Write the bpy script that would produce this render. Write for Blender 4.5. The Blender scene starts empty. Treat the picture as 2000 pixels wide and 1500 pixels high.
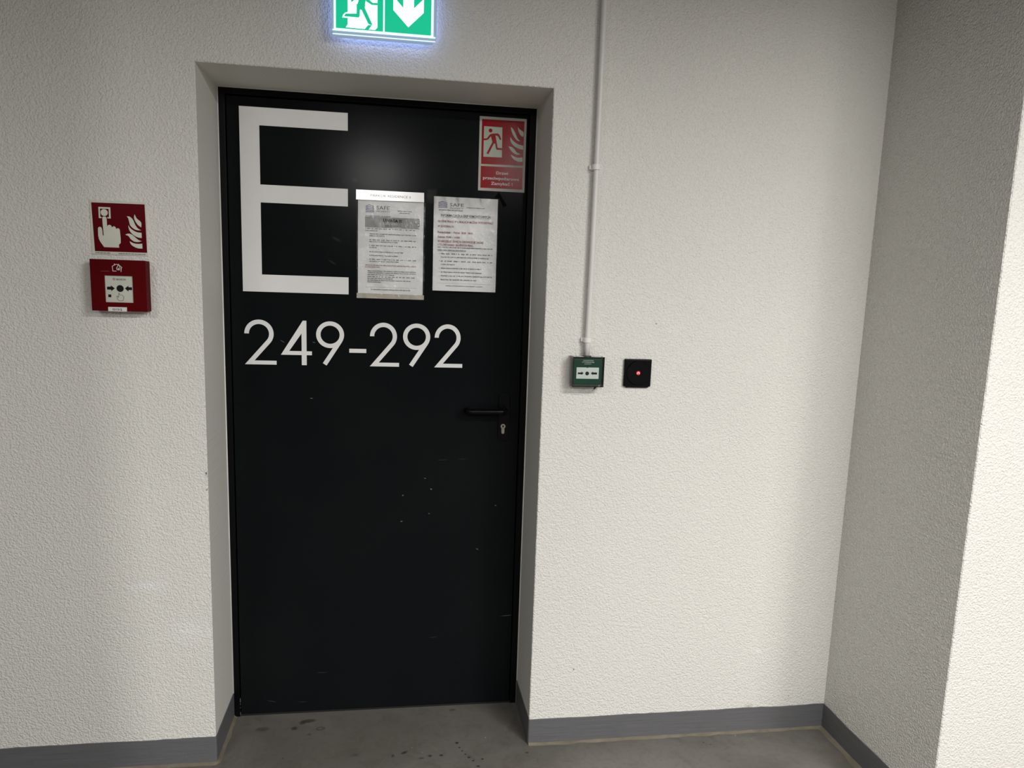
import bpy, bmesh, math, random, json
from mathutils import Vector, Matrix, noise

# ------------------------------------------------------------------ camera, world, lamps, exposure
SC = bpy.context.scene
COL = SC.collection
F_PX, YAW, PIT, ROL = 1476.65, -0.15404, -0.15738, -0.0331
CAM = (0.5572, -2.32044, 1.52901)
def cam_matrix():
    Rz = Matrix.Rotation(YAW, 3, 'Z'); Rx = Matrix.Rotation(PIT, 3, 'X'); Ry = Matrix.Rotation(ROL, 3, 'Y')
    R = Rz @ Rx @ Ry
    r, f, u = R.col[0], R.col[1], R.col[2]
    M = Matrix(((r.x, u.x, -f.x), (r.y, u.y, -f.y), (r.z, u.z, -f.z))).to_4x4()
    M.translation = Vector(CAM)
    return M
cd = bpy.data.cameras.new('camera'); cam = bpy.data.objects.new('camera', cd); COL.objects.link(cam)
cam.matrix_world = cam_matrix()
cd.sensor_fit = 'HORIZONTAL'; cd.sensor_width = 36.0; cd.lens = F_PX * 36 / 2000
cd.shift_x = 0.0002; cd.shift_y = 48.24 / 2000; cd.clip_start = 0.02
SC.camera = cam
SC.view_settings.view_transform = 'Standard'; SC.view_settings.look = 'None'
SC.view_settings.gamma = 1.0; SC.view_settings.use_curve_mapping = False
SC.view_settings.exposure = 0.07
w = bpy.data.worlds.new('world'); SC.world = w; w.use_nodes = True
w.node_tree.nodes['Background'].inputs[0].default_value = (0.9, 0.95, 1, 1)
w.node_tree.nodes['Background'].inputs[1].default_value = 0.0

# room: y = 0 is the wall with the door, x runs right, z up; the viewer stands at negative y
W, H, D = 1.01185, 2.12, 0.26294          # opening and depth of the recess
XC, LP = 2.0893, 0.5581                   # corner with the pier, depth of the pier
CEIL = 2.66
XL, XR, YF = -3.5, 5.5, -8.0
BB = 0.0905
# lamps: centre, size x, size y, radiance
LAMPS = [((2.17, -2.42), 1.20, 0.10, 230.0, 'ceiling lamp nearest the pier, right of the camera'),
         ((0.35, -4.90), 0.14, 0.30, 940.0, 'ceiling lamp in the aisle straight behind the camera'),
         ((1.63, -4.12), 0.13, 0.13, 420.0, 'small ceiling lamp behind the camera, between the aisle lamp and the pier'),
         ((4.10, -5.70), 1.20, 0.14, 470.0, 'ceiling lamp farthest to the right behind the camera'),
         ((-1.10, -2.55), 0.90, 0.11, 92.0, 'unseen fill lamp added left of the camera to brighten the left wall and pier')]  # added fill, lifts the left wall and the pier side
LAMP_COLOR = (1.0, 0.978, 0.955)

DATA = json.loads('''{"fire":{"red":[[4.7,141.4],[144.7,142.3],[146.2,9.0],[8.1,8.4]],"ring":[[22.6,129.7],[53.9,130.2],[54.4,99.8],[22.7,99.4]],"hole":[[26.9,125.6],[49.3,125.4],[49.5,103.1],[27.1,102.8]],"disc":[[37.3,115.1],[46.7,115.5]],"hand":[[32.0,101.2],[34.7,103.8],[38.8,104.4],[41.9,103.2],[43.1,99.3],[43.3,76.9],[45.2,80.4],[50.2,82.5],[54.2,80.3],[55.9,75.3],[58.2,77.5],[62.1,78.6],[65.4,76.4],[66.6,71.4],[68.9,72.9],[72.1,73.7],[75.4,72.0],[76.4,68.6],[77.3,34.0],[72.6,28.7],[72.8,20.4],[33.2,20.3],[20.4,42.2],[19.3,70.9],[20.8,74.1],[24.4,75.9],[28.0,74.0],[29.8,69.0],[30.9,52.5],[33.6,52.4]],"f1":[[117.3,114.0],[122.7,102.7],[133.4,92.8],[133.5,78.9],[124.6,85.5],[117.6,96.8],[115.5,105.9]],"f2":[[96.1,107.8],[104.7,106.6],[112.4,98.8],[117.3,86.4],[124.3,75.6],[133.3,70.8],[121.9,70.8],[112.9,74.6],[104.5,83.1],[101.6,94.9],[100.0,102.2]],"f3":[[99.5,83.8],[102.7,77.7],[110.5,70.4],[121.7,65.1],[133.6,63.9],[133.7,49.5],[123.6,50.8],[112.4,56.6],[103.1,66.9],[99.8,76.4]],"f4":[[90.1,56.9],[98.9,60.2],[107.9,57.8],[117.2,49.8],[124.6,43.9],[133.0,40.7],[123.3,38.0],[113.1,39.2],[104.1,45.4],[98.7,53.3]],"f5":[[101.2,39.5],[109.5,34.9],[120.9,32.8],[134.2,33.8],[134.3,20.3],[122.9,20.6],[111.6,24.8],[103.8,31.5]]},"call":{"win":[[36.5,98.0],[110.3,98.3],[109.2,24.5],[35.9,24.0]],"al":[[41.0,67.1],[51.2,67.4],[51.3,70.9],[61.2,63.0],[51.5,54.8],[51.6,58.9],[40.7,59.2]],"ar":[[87.6,63.6],[97.2,71.7],[97.1,67.4],[106.7,67.3],[106.4,59.5],[96.8,59.4],[96.9,55.0]],"dot":[[74.7,63.0],[84.3,63.2]],"sq":[[43.1,45.8],[51.3,45.7],[50.9,38.1],[43.0,38.3]],"label":[[42.6,11.1],[91.6,11.6],[91.3,-0.9],[43.3,-1.6]],"house":[[68.2,110.8],[59.5,110.6],[58.5,124.1],[63.7,126.7],[64.2,130.4],[65.7,127.9],[69.6,129.7],[76.6,127.1],[83.4,121.0],[81.7,119.2],[80.7,109.4]],"flame":[[75.0,129.9],[77.5,123.7],[78.6,119.1],[77.1,114.5],[73.3,113.8],[70.1,115.5],[69.5,119.5],[72.0,123.0]],"flame2":[[73.9,120.1],[76.2,117.9],[75.5,115.6],[73.0,115.5],[72.4,117.8]],"hand":[[70.8,50.0],[72.7,50.3],[73.1,45.4],[79.6,44.3],[83.4,40.9],[83.1,35.6],[81.2,29.1],[70.7,28.8],[66.5,34.6],[65.4,40.5],[66.9,42.3],[68.9,38.8],[70.4,38.8]],"brand":[[66.7,87.7],[90.8,88.4]],"bring":[[59.1,89.6],[62.1,89.7]],"seam":[[28.4,109.3],[50.7,109.8]],"g15":[[53.4,1.6],[79.0,2.3]]},"door":{"up":[[7.9,226.9],[148.9,228.0],[148.6,86.6],[8.1,85.2]],"lo":[[7.7,78.9],[147.9,79.8],[148.8,9.5],[7.6,9.0]],"gap":[[7.6,84.1],[148.2,85.5],[148.1,80.9],[7.7,79.3]],"wh":[[15.1,205.0],[75.7,204.5],[76.9,109.1],[15.1,108.4]],"head":[[36.5,192.4],[42.6,192.7]],"man":[[13.2,165.7],[25.5,167.1],[34.0,178.7],[41.5,182.8],[60.9,184.8],[66.4,180.9],[73.5,166.5],[69.2,163.6],[61.6,176.0],[53.5,178.1],[59.0,152.8],[61.9,139.5],[80.5,138.4],[80.7,132.8],[57.7,133.1],[52.5,152.5],[49.0,152.4],[32.3,117.5],[24.9,119.2],[43.7,156.2],[38.4,174.5],[27.8,162.7],[13.7,160.5]],"f1":[[103.8,208.4],[110.5,202.6],[119.6,188.7],[127.7,172.6],[136.7,164.4],[126.8,166.0],[114.4,179.2],[106.8,194.2]],"f2":[[126.6,209.5],[134.5,201.7],[146.7,193.1],[146.1,178.7],[137.2,183.4],[129.8,195.3]],"f3":[[103.5,176.6],[111.5,165.7],[127.1,155.7],[147.0,150.4],[147.4,137.3],[129.7,141.3],[111.9,152.2],[103.9,164.3]],"f4":[[97.8,146.4],[107.7,144.8],[117.7,138.0],[125.7,129.0],[139.5,123.0],[125.9,121.3],[112.5,128.0],[103.5,137.4]],"f5":[[106.1,120.9],[117.3,115.1],[130.6,111.5],[146.0,113.3],[146.4,99.3],[130.9,99.6],[117.6,105.3],[110.8,112.1]],"t1":[[59.4,54.9],[99.1,55.6]],"t2":[[15.9,37.7],[137.2,39.2]],"t3":[[42.5,20.8],[115.5,21.3]]},"exit":{"green":[[5.1,21.9],[265.4,22.7]],"div":[[132.9,104.2],[138.0,104.6],[133.4,22.3],[138.5,21.8]],"innerframe":[[-0.8,19.4],[271.9,19.2]],"outer":[[-7.4,15.4],[280.4,11.9]],"outbot":[[5.4,3.5],[272.2,4.3]],"white":[[37.0,106.3],[117.0,107.1],[117.3,31.4],[111.0,24.8],[97.4,24.6],[82.0,25.1],[31.5,25.4],[36.9,33.6]],"gap":[[91.9,36.3],[103.7,36.7],[97.4,29.8],[93.8,24.3],[83.8,24.9],[92.8,32.9]],"footw":[[22.0,50.1],[24.4,57.1],[28.0,61.2],[32.5,64.1],[37.8,65.1],[37.8,50.3]],"leg1":[[61.2,81.0],[60.3,63.0],[32.5,60.7],[29.2,58.2],[27.1,53.4],[66.6,53.2],[69.3,57.7],[70.2,80.1]],"leg2":[[70.2,80.9],[91.9,39.7],[97.3,36.7],[104.2,37.3],[81.9,81.9]],"torso":[[61.2,81.0],[70.1,112.5],[88.1,110.6],[81.9,81.9]],"arm2":[[84.5,108.6],[93.5,102.6],[104.4,94.1],[117.0,95.1],[117.1,89.1],[101.7,88.7],[88.1,98.7]],"arm1":[[70.1,112.5],[55.8,109.6],[45.0,96.7],[47.7,91.0],[60.3,103.2],[66.6,100.3]],"arrow":[[160.5,106.5],[160.7,80.7],[202.3,39.0],[244.2,79.8],[244.6,113.6],[217.3,89.7],[188.0,88.1],[169.6,107.3],[189.6,109.0],[217.1,111.3]]},"green":{"win":[[12.3,57.0],[86.0,58.2],[87.2,22.1],[12.4,23.0]],"al":[[18.9,41.6],[30.2,41.7],[30.2,45.0],[37.3,39.3],[30.8,34.0],[30.8,35.9],[19.0,36.2]],"ar":[[60.3,39.3],[66.9,45.2],[67.5,42.3],[80.1,42.5],[80.4,35.8],[67.8,36.1],[67.6,33.9]],"dot":[[48.6,38.8],[54.6,38.8]],"t1":[[33.2,78.7],[67.2,79.8]],"t2":[[29.3,73.1],[70.5,74.2]],"t3":[[37.8,67.9],[59.4,68.4]]},"n1":{"strip":[[0.0,348.0],[222.0,348.0],[222.4,317.1],[-0.6,314.3]],"logo":[[28.9,304.2],[53.6,278.3]],"box":[[26.3,262.9],[204.0,266.5],[204.6,232.9],[26.3,228.4]],"foot":[[-0.2,15.2],[220.7,16.8]],"rule":[[28.3,35.4],[195.9,37.3]]},"n1l":[[132.4,178.3,286.7,"k"],[137.8,172.8,280.2,"k"],[28.2,109.5,267.3,"k"],[90.3,142.8,237.7,"k"],[27.5,194.2,226.7,"j"],[27.4,66.0,220.2,"k"],[40.5,194.1,209.8,"k"],[40.4,91.2,203.8,"k"],[40.2,194.0,190.7,"j"],[40.1,132.8,184.7,"k"],[40.5,193.9,172.4,"j"],[40.4,63.9,165.9,"k"],[40.9,151.5,152.0,"k"],[40.7,133.7,140.2,"k"],[40.5,193.7,127.8,"j"],[41.2,136.2,121.2,"k"],[27.7,193.5,108.9,"r"],[27.5,75.9,102.3,"r"],[35.4,194.0,89.8,"k"],[35.3,193.9,84.0,"k"],[35.2,122.2,77.9,"k"],[35.1,193.9,71.3,"j"],[35.0,116.1,65.4,"k"],[34.9,176.7,59.6,"k"],[34.8,79.0,53.7,"k"],[45.7,175.1,29.0,"k"]],"n1t":{"parkur":[45.6,326.8],"parkurR":[175.9,327.7],"safe":[63.6,288.4],"safeR":[105.6,286.5],"prop":[63.4,278.3],"propR":[108.2,278.3],"uw":[85.2,253.9],"uwR":[146.1,253.5]},"n1b":[[35.2,210.9],[34.9,191.3],[34.6,172.2],[34.3,152.5],[34.1,140.5],[33.9,128.3]],"n2l":[[109.3,171.1,276.7,"g"],[17.4,99.5,265.5,"k"],[15.8,200.6,144.5,"k"],[15.8,110.7,134.9,"k"],[27.4,200.3,123.4,"j"],[27.4,187.9,112.3,"k"],[27.4,200.8,99.1,"j"],[27.5,73.6,87.9,"k"],[27.5,165.7,75.7,"k"],[27.5,165.9,62.9,"k"],[27.5,200.5,50.6,"k"],[27.5,147.3,37.8,"k"],[45.1,169.2,18.2,"g"]],"n2t":{"logo":[16.2,294.8],"logoR":[45.0,273.0],"safe":[54.0,281.2],"safeR":[99.9,279.0],"prop":[54.1,272.9],"propR":[100.0,271.8],"info":[24.8,248.9],"infoR":[191.6,249.6],"g1":[15.0,229.3],"g1R":[200.0,230.6],"g2":[15.0,213.1],"g2R":[69.1,213.8],"p":[15.0,193.7],"pR":[133.8,194.5],"s":[15.0,178.3],"sR":[89.2,179.5],"w1":[15.0,164.4],"w1R":[169.3,165.4],"w2":[15.0,153.1],"w2R":[135.6,153.9],"rule":[16.3,26.2],"ruleR":[201.1,26.9]},"n2b":[[22.4,123.8],[22.5,99.7],[22.5,75.6],[22.5,62.8],[22.5,50.5]]}''')

# ------------------------------------------------------------------ materials
MATS = {}
class NT:
    def __init__(s, name):
        s.m = bpy.data.materials.new(name); s.m.use_nodes = True; s.t = s.m.node_tree
        s.b = s.t.nodes['Principled BSDF']; MATS[name] = s.m
    def n(s, typ, **kw):
        nd = s.t.nodes.new(typ)
        for k, v in kw.items():
            if k.startswith('i_'):
                nd.inputs[int(k[2:]) if k[2:].isdigit() else k[2:]].default_value = v
            else: setattr(nd, k, v)
        return nd
    def l(s, a, b): s.t.links.new(a, b)
    def noise(s, scale, detail=3, rough=0.5, vec=None, dist=0.0):
        nd = s.n('ShaderNodeTexNoise'); nd.inputs['Scale'].default_value = scale
        nd.inputs['Detail'].default_value = detail; nd.inputs['Roughness'].default_value = rough
        nd.inputs['Distortion'].default_value = dist
        if vec is not None: s.l(vec, nd.inputs['Vector'])
        return nd.outputs['Fac']
    def ramp(s, fac, stops):
        nd = s.n('ShaderNodeValToRGB'); r = nd.color_ramp
        while len(r.elements) < len(stops): r.elements.new(0.5)
        for e, (p, c) in zip(r.elements, stops):
            e.position = p; e.color = (c[0], c[1], c[2], 1) if not isinstance(c, (int, float)) else (c, c, c, 1)
        s.l(fac, nd.inputs['Fac']); return nd.outputs['Color']
    def mix(s, fac, a, b, mode='MIX'):
        nd = s.n('ShaderNodeMix'); nd.data_type = 'RGBA'; nd.blend_type = mode
        for inp, v in ((nd.inputs[0], fac), (nd.inputs[6], a), (nd.inputs[7], b)):
            if hasattr(v, 'links') or isinstance(v, bpy.types.NodeSocket): s.l(v, inp)
            elif isinstance(v, (tuple, list)): inp.default_value = (*v[:3], 1)
            else: inp.default_value = v
        return nd.outputs[2]
    def math(s, op, a, b=0.0):
        nd = s.n('ShaderNodeMath'); nd.operation = op
        for inp, v in ((nd.inputs[0], a), (nd.inputs[1], b)):
            if isinstance(v, bpy.types.NodeSocket): s.l(v, inp)
            else: inp.default_value = v
        return nd.outputs[0]
    def pos(s): return s.n('ShaderNodeNewGeometry').outputs['Position']
    def bump(s, h, strength, dist, prev=None):
        nd = s.n('ShaderNodeBump'); nd.inputs['Strength'].default_value = strength
        nd.inputs['Distance'].default_value = dist; s.l(h, nd.inputs['Height'])
        if prev is not None: s.l(prev, nd.inputs['Normal'])
        return nd.outputs['Normal']
    def blot(s, vec, c, r, ang=0.0, soft=0.35, wob=None):
        # soft elliptical mask, 1 inside; c centre, r radii in metres, turned about the first free axis
        mp = s.n('ShaderNodeMapping'); mp.vector_type = 'TEXTURE'
        mp.inputs['Location'].default_value = c; mp.inputs['Rotation'].default_value = ang if isinstance(ang, tuple) else (0, 0, ang)
        mp.inputs['Scale'].default_value = r
        s.l(vec, mp.inputs['Vector'])
        ln = s.n('ShaderNodeVectorMath'); ln.operation = 'LENGTH'; s.l(mp.outputs[0], ln.inputs[0])
        mr = s.n('ShaderNodeMapRange'); mr.inputs['From Min'].default_value = 1.0; mr.inputs['From Max'].default_value = 1.0 - soft
        d = ln.outputs['Value']
        if wob is not None: d = s.math('ADD', d, wob)
        s.l(d, mr.inputs['Value'])
        return mr.outputs[0]

def simple(name, col, rough=0.5, metal=0.0, spec=0.5, emit=None, es=0.0, coat=0.0, nscale=None, namp=0.08, bump=None):
    t = NT(name); b = t.b
    b.inputs['Roughness'].default_value = rough; b.inputs['Metallic'].default_value = metal
    b.inputs['Specular IOR Level'].default_value = spec; b.inputs['Coat Weight'].default_value = coat
    if nscale:
        f = t.noise(nscale, 4, 0.6, t.pos())
        c = t.ramp(f, [(0.3, tuple(x * (1 - namp) for x in col)), (0.7, tuple(min(1, x * (1 + namp)) for x in col))])
        t.l(c, b.inputs['Base Color'])
    else: b.inputs['Base Color'].default_value = (*col, 1)
    if bump:
        t.l(t.bump(t.noise(bump[0], 3, 0.5, t.pos()), bump[1], bump[2]), b.inputs['Normal'])
    if emit:
        b.inputs['Emission Color'].default_value = (*emit, 1); b.inputs['Emission Strength'].default_value = es
    return t.m

def plaster(name, col, fine=False, spots=True, depth=.0017, freq=195):
    t = NT(name); p = t.pos(); b = t.b
    big = t.noise(1.3, 3, 0.5, p)
    c = t.ramp(big, [(0.35, tuple(x * 0.965 for x in col)), (0.65, col)])
    if spots and not fine:
        wob = t.math('MULTIPLY', t.math('SUBTRACT', t.noise(420, 2, 0.5, p), 0.5), 0.9)
        for cc, rr, colr, soft, amt in [((1.373, 0, 1.434), (.0035, .02, .003), (.2, .19, .16), .5, .8),
                             ((1.158, 0, .267), (.0028, .02, .0045), (.12, .11, .1), .5, .85),
                             ((-.004, .0, .951), (.0035, .02, .006), (.16, .15, .13), .5, .9),
                             ((-.004, .0, .90), (.003, .02, .003), (.16, .15, .13), .5, .8),
                             ((1.95, 0, .128), (.003, .02, .003), (.2, .18, .15), .5, .7),
                             ((1.80, 0, .098), (.02, .02, .008), (.42, .38, .30), .8, .7),
                             ((1.12, 0, 1.204), (.030, .02, .0016), (.30, .29, .26), .6, .6),  # shadow edge of the release box cover, painted into the plaster
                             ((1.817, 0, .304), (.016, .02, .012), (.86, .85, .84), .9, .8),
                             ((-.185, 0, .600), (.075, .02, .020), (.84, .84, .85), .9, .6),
                             ((-.07, 0, .45), (.075, .02, .05), (.86, .86, .86), 1.0, .5)]:  # broad glow on the left wall, put into the plaster colour
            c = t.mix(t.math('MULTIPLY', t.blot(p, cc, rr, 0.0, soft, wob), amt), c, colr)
    t.l(c, b.inputs['Base Color'])
    b.inputs['Roughness'].default_value = 0.55; b.inputs['Specular IOR Level'].default_value = 0.35
    if fine:
        n1 = t.noise(260, 3, 0.6, p)
        t.l(t.bump(n1, 0.35, 0.0008), b.inputs['Normal'])
    else:
        # rolled plaster: worm-like ridges about a centimetre long
        dn = t.n('ShaderNodeTexNoise'); dn.inputs['Scale'].default_value = 70; dn.inputs['Detail'].default_value = 2
        t.l(p, dn.inputs['Vector'])
        sub = t.n('ShaderNodeVectorMath'); sub.operation = 'SCALE'; sub.inputs['Scale'].default_value = 0.0055
        t.l(dn.outputs['Color'], sub.inputs[0])
        ad = t.n('ShaderNodeVectorMath'); t.l(p, ad.inputs[0]); t.l(sub.outputs[0], ad.inputs[1])
        a = t.noise(freq, 1.0, 0.4, ad.outputs[0], 0.35)
        r = t.ramp(a, [(0.30, 0.0), (0.52, 0.55), (0.74, 1.0)])
        f2 = t.noise(330, 2, 0.5, p)
        n0 = t.bump(r, 0.95, depth)
        t.l(t.bump(f2, 0.20, 0.0008, n0), b.inputs['Normal'])
    return t.m

M = {}
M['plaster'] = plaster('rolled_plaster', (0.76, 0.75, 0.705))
M['plaster_side'] = plaster('coarse_plaster', (0.76, 0.75, 0.705), spots=False, depth=.0036, freq=175)
M['reveal'] = plaster('smooth_plaster', (0.76, 0.75, 0.70), fine=True)
M['far'] = simple('garage_concrete', (0.13, 0.127, 0.12), 0.8, nscale=2.0, namp=.15)

def band_paint():
    t = NT('grey_band_paint'); p = t.pos()
    mp = t.n('ShaderNodeMapping'); mp.inputs['Scale'].default_value = (6, 6, 260); t.l(p, mp.inputs['Vector'])
    s = t.noise(1.0, 3, 0.6, mp.outputs[0])
    c = t.ramp(s, [(0.3, (.104, .105, .109)), (0.7, (.136, .137, .142))])
    sc = t.ramp(t.noise(330, 2, 0.5, p), [(0.70, 0.0), (0.76, 1.0)])
    c = t.mix(t.math('MULTIPLY', sc, 0.35), c, (.33, .33, .34))
    d = t.ramp(t.noise(14, 3, 0.6, p), [(0.60, 0.0), (0.75, 1.0)])
    c = t.mix(t.math('MULTIPLY', d, 0.3), c, (.09, .09, .095))
    t.l(c, t.b.inputs['Base Color']); t.b.inputs['Roughness'].default_value = 0.5
    n0 = t.bump(s, 0.35, 0.0012); t.l(t.bump(t.noise(120, 2, 0.5, p), 0.3, 0.0012, n0), t.b.inputs['Normal'])
    return t.m
M['band'] = band_paint()

def floor_mat():
    t = NT('grey_epoxy_floor'); p = t.pos()
    big = t.noise(2.2, 5, 0.6, p, 0.6)
    c = t.ramp(big, [(0.35, (.116, .107, .094)), (0.65, (.176, .166, .150))])
    # browner, more trodden film inside the recess and in front of it
    rec = t.blot(p, (.52, .08, 0), (.62, .34, 1), 0.0, 0.8, t.math('MULTIPLY', t.math('SUBTRACT', t.noise(7, 4, .6, p), .5), .7))
    c = t.mix(t.math('MULTIPLY', rec, 0.55), c, (.125, .116, .098))
    fine = t.noise(60, 4, 0.65, p)
    c = t.mix(t.math('MULTIPLY', t.ramp(fine, [(.52, 0.0), (.72, 1.0)]), 0.45), c, (.095, .087, .074))
    med = t.noise(13, 5, 0.7, p, 0.8)
    c = t.mix(t.math('MULTIPLY', t.ramp(med, [(.50, 0.0), (.68, 1.0)]), 0.40), c, (.090, .082, .068))
    lite = t.ramp(t.noise(23, 3, 0.6, p, 1.2), [(.60, 0.0), (.78, 1.0)])
    c = t.mix(t.math('MULTIPLY', lite, 0.28), c, (.20, .19, .172))
    wob = t.math('MULTIPLY', t.math('SUBTRACT', t.noise(160, 3, .6, p), .5), 1.1)
    SP = [(.111, .176, .022, .012, 0, .5), (.219, .171, .011, .010, 0, .85), (.262, .213, .024, .011, .1, .8), (.243, .204, .012, .010, 0, .8),
          (.274, .130, .008, .006, 0, .5), (.595, -.005, .013, .006, .5, .85), (.650, -.041, .010, .005, 0, .6), (.678, -.031, .008, .006, 0, .8),
          (.715, -.032, .007, .005, 0, .9), (.557, -.019, .005, .008, 0, .7), (.772, .032, .006, .006, 0, .95), (.778, .005, .004, .004, 0, .9),
          (.786, -.015, .004, .004, 0, .6), (.794, -.034, .004, .003, 0, .95), (.805, -.052, .006, .004, 0, .9), (.817, -.071, .004, .004, 0, .95),
          (.830, -.101, .006, .004, 0, .98), (.848, -.065, .004, .004, 0, .95), (.436, -.002, .012, .008, 0, .4), (.771, .237, .012, .008, 0, .5),
          (.204, .002, .003, .003, 0, .8), (1.00, -.045, .006, .004, 0, .8), (1.62, -.05, .004, .003, .5, .8), (1.64, -.062, .004, .002, .5, .8)]
    for x, y, rx, ry, a, amt in SP:
        c = t.mix(t.math('MULTIPLY', t.blot(p, (x, y, 0), (rx * 1.25, ry * 1.3, 1), a, .5, wob), amt), c, (.035, .032, .027))
    ring_o = t.blot(p, (.308, .162, 0), (.018, .013, 1), 0, .35, wob); ring_i = t.blot(p, (.308, .162, 0), (.011, .007, 1), 0, .35, wob)
    c = t.mix(t.math('MULTIPLY', t.math('SUBTRACT', ring_o, ring_i), .7), c, (.045, .042, .035))
    for x, y, r_ in [(.872, .053, .0028), (.62, .02, .002), (.655, -.01, .002), (.7, .0, .0018), (1.75, -.02, .003), (1.80, -.045, .002)]:
        c = t.mix(t.math('MULTIPLY', t.blot(p, (x, y, 0), (r_, r_, 1), 0, .6, wob), .8), c, (.42, .41, .38))
    t.l(c, t.b.inputs['Base Color'])
    t.l(t.ramp(t.noise(9, 4, .6, p), [(.3, .38), (.7, .55)]), t.b.inputs['Roughness'])
    t.b.inputs['Specular IOR Level'].default_value = 0.4
    t.l(t.bump(t.noise(45, 4, 0.6, p), 0.18, 0.002), t.b.inputs['Normal'])
    return t.m
M['floor'] = floor_mat()

def door_mat():
    t = NT('black_powder_coat'); p = t.pos()
    c = t.ramp(t.noise(2.5, 4, .6, p), [(.3, (.0052, .0064, .0072)), (.7, (.0068, .0078, .0084))])
    wob = t.math('MULTIPLY', t.math('SUBTRACT', t.noise(900, 2, .6, p), .5), .9)
    SC_ = [(.276, 1.143, .006, .0015, 0), (.584, .803, .003, .003, 0), (.660, .864, .005, .0015, .3), (.682, .825, .004, .003, .6), (.676, .736, .003, .002, 0),
           (.580, .709, .005, .002, 0), (.912, .763, .004, .002, .4), (.850, .602, .006, .0016, .5), (.965, .345, .025, .0011, -.05), (.70, .271, .018, .0012, -.1),
           (.305, .152, .022, .0012, .03), (.129, .051, .020, .0014, .2), (.235, .043, .020, .0010, .05), (.72, .93, .022, .0009, -.08), (.79, .933, .018, .0009, -.05),
           (.185, 1.332, .010, .0010, .55), (.286, 1.331, .0055, .0014, .15), (.347, 1.595, .018, .004, .5), (.42, 1.86, .012, .010, 0), (.36, 1.67, .02, .006, .5)]
    for i, (x, z, a, b_, r) in enumerate(SC_):
        amt = .05 if i >= 17 else (.55 if i not in (9, 10, 11, 12, 13, 14) else .12)
        c = t.mix(t.math('MULTIPLY', t.blot(p, (x, D, z), (a, .5, b_), (0, r, 0), .7, wob), amt), c, (.32, .33, .33))
    t.l(c, t.b.inputs['Base Color'])
    t.l(t.ramp(t.noise(5, 3, .6, p), [(.3, .165), (.7, .180)]), t.b.inputs['Roughness'])
    t.b.inputs['Specular IOR Level'].default_value = 0.055
    t.l(t.bump(t.noise(900, 2, .5, p), 0.10, 0.0004), t.b.inputs['Normal'])
    return t.m
M['door'] = door_mat()
M['frame'] = simple('black_frame_paint', (.0018, .0022, .0026), .30, spec=.14, nscale=6)
M['gap'] = simple('dark_rubber_seal', (.004, .004, .004), .8)
M['black_plastic'] = simple('black_plastic', (.0022, .0022, .0026), .27, spec=.14, nscale=30)
M['steel'] = simple('nickel_cylinder', (.42, .40, .36), .38, metal=.85, nscale=60)
M['vinyl'] = simple('white_vinyl', (.80, .80, .79), .42, nscale=5, namp=.03)
M['caulk'] = simple('white_caulk', (.80, .79, .75), .5, nscale=20)
M['sealant'] = simple('dirty_sealant', (.175, .152, .112), .6, nscale=9, namp=.30, bump=(60, .5, .002))
M['conduit'] = simple('light_grey_pvc', (.74, .73, .70), .38, nscale=4, namp=.04)
M['clip'] = simple('white_pvc_clip', (.84, .82, .78), .4, nscale=12, namp=.05)
M['sign_cream'] = simple('pale_sign_plastic', (.62, .63, .54), .4, nscale=20, namp=.04)
M['sign_red'] = simple('red_sign_print', (.098, .001, .004), .3, spec=.08, nscale=10, bump=(500, .12, .0004))
M['sign_red_grain'] = simple('red_sign_print_grained', (.29, .001, .004), .15, spec=.17, nscale=10, bump=(420, .22, .0005))
M['sign_cream_grain'] = simple('pale_sign_plastic_grained', (.42, .47, .38), .2, spec=.35, nscale=10, bump=(420, .2, .0005))
M['sign_rim'] = simple('grey_sign_plastic', (.42, .43, .38), .4, nscale=10)
M['call_red'] = simple('dark_red_plastic', (.088, .0015, .003), .5, spec=.04, nscale=8, namp=.10)
M['call_white'] = simple('call_point_glass', (.56, .58, .50), .30, nscale=30, namp=.03)
M['label_white'] = simple('white_label', (.72, .70, .68), .45, nscale=30, namp=.03)
M['ink'] = simple('black_ink', (.010, .010, .010), .5, spec=.1)
M['ink_grey'] = simple('grey_ink', (.11, .11, .11), .5)
M['ink_red'] = simple('red_ink', (.20, .012, .02), .5)
M['ink_blue'] = simple('blue_ink', (.03, .035, .16), .5)
M['ink_white'] = simple('white_ink', (.60, .60, .58), .45)
M['paper'] = simple('notice_paper', (.68, .69, .68), .65, nscale=12, namp=.03)
M['paper_white'] = simple('bright_white_label', (.95, .95, .94), .2, spec=1.0, nscale=12, namp=.02)
M['paper_grey'] = simple('grey_printed_box', (.27, .27, .26), .6, nscale=25, namp=.1)
M['tape_beige'] = simple('beige_tape', (.40, .37, .30), .45, nscale=12, namp=.08)
M['tape_black'] = simple('black_tape', (.0006, .0006, .0006), .6, spec=.05)
M['pale_scratch'] = simple('pale_scratch', (.38, .10, .11), .5)
M['green'] = simple('dark_green_plastic', (.002, .040, .024), .35, spec=.2, nscale=12, namp=.1)
M['green_dark'] = simple('blackish_green_plastic', (.006, .013, .010), .4, spec=.2)
M['led'] = simple('red_light_window', (.30, .01, .02), .3, emit=(1, .06, .09), es=.40)
M['led_core'] = simple('pink_light_mark', (.6, .15, .15), .3, emit=(1, .25, .28), es=.9)
M['exit_white'] = simple('lit_white_legend', (.8, .8, .8), .4, emit=(.97, 1.0, .98), es=1.35)
M['exit_green'] = simple('lit_green_legend', (0, .10, .05), .4, emit=(.0, .56, .29), es=.85)
M['exit_frame'] = simple('lit_clear_acrylic', (.35, .42, .5), .2, emit=(.40, .62, .95), es=.26)
M['exit_rim'] = simple('lit_white_rim', (.8, .9, .9), .2, emit=(.72, .98, 1.0), es=.9)
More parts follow.
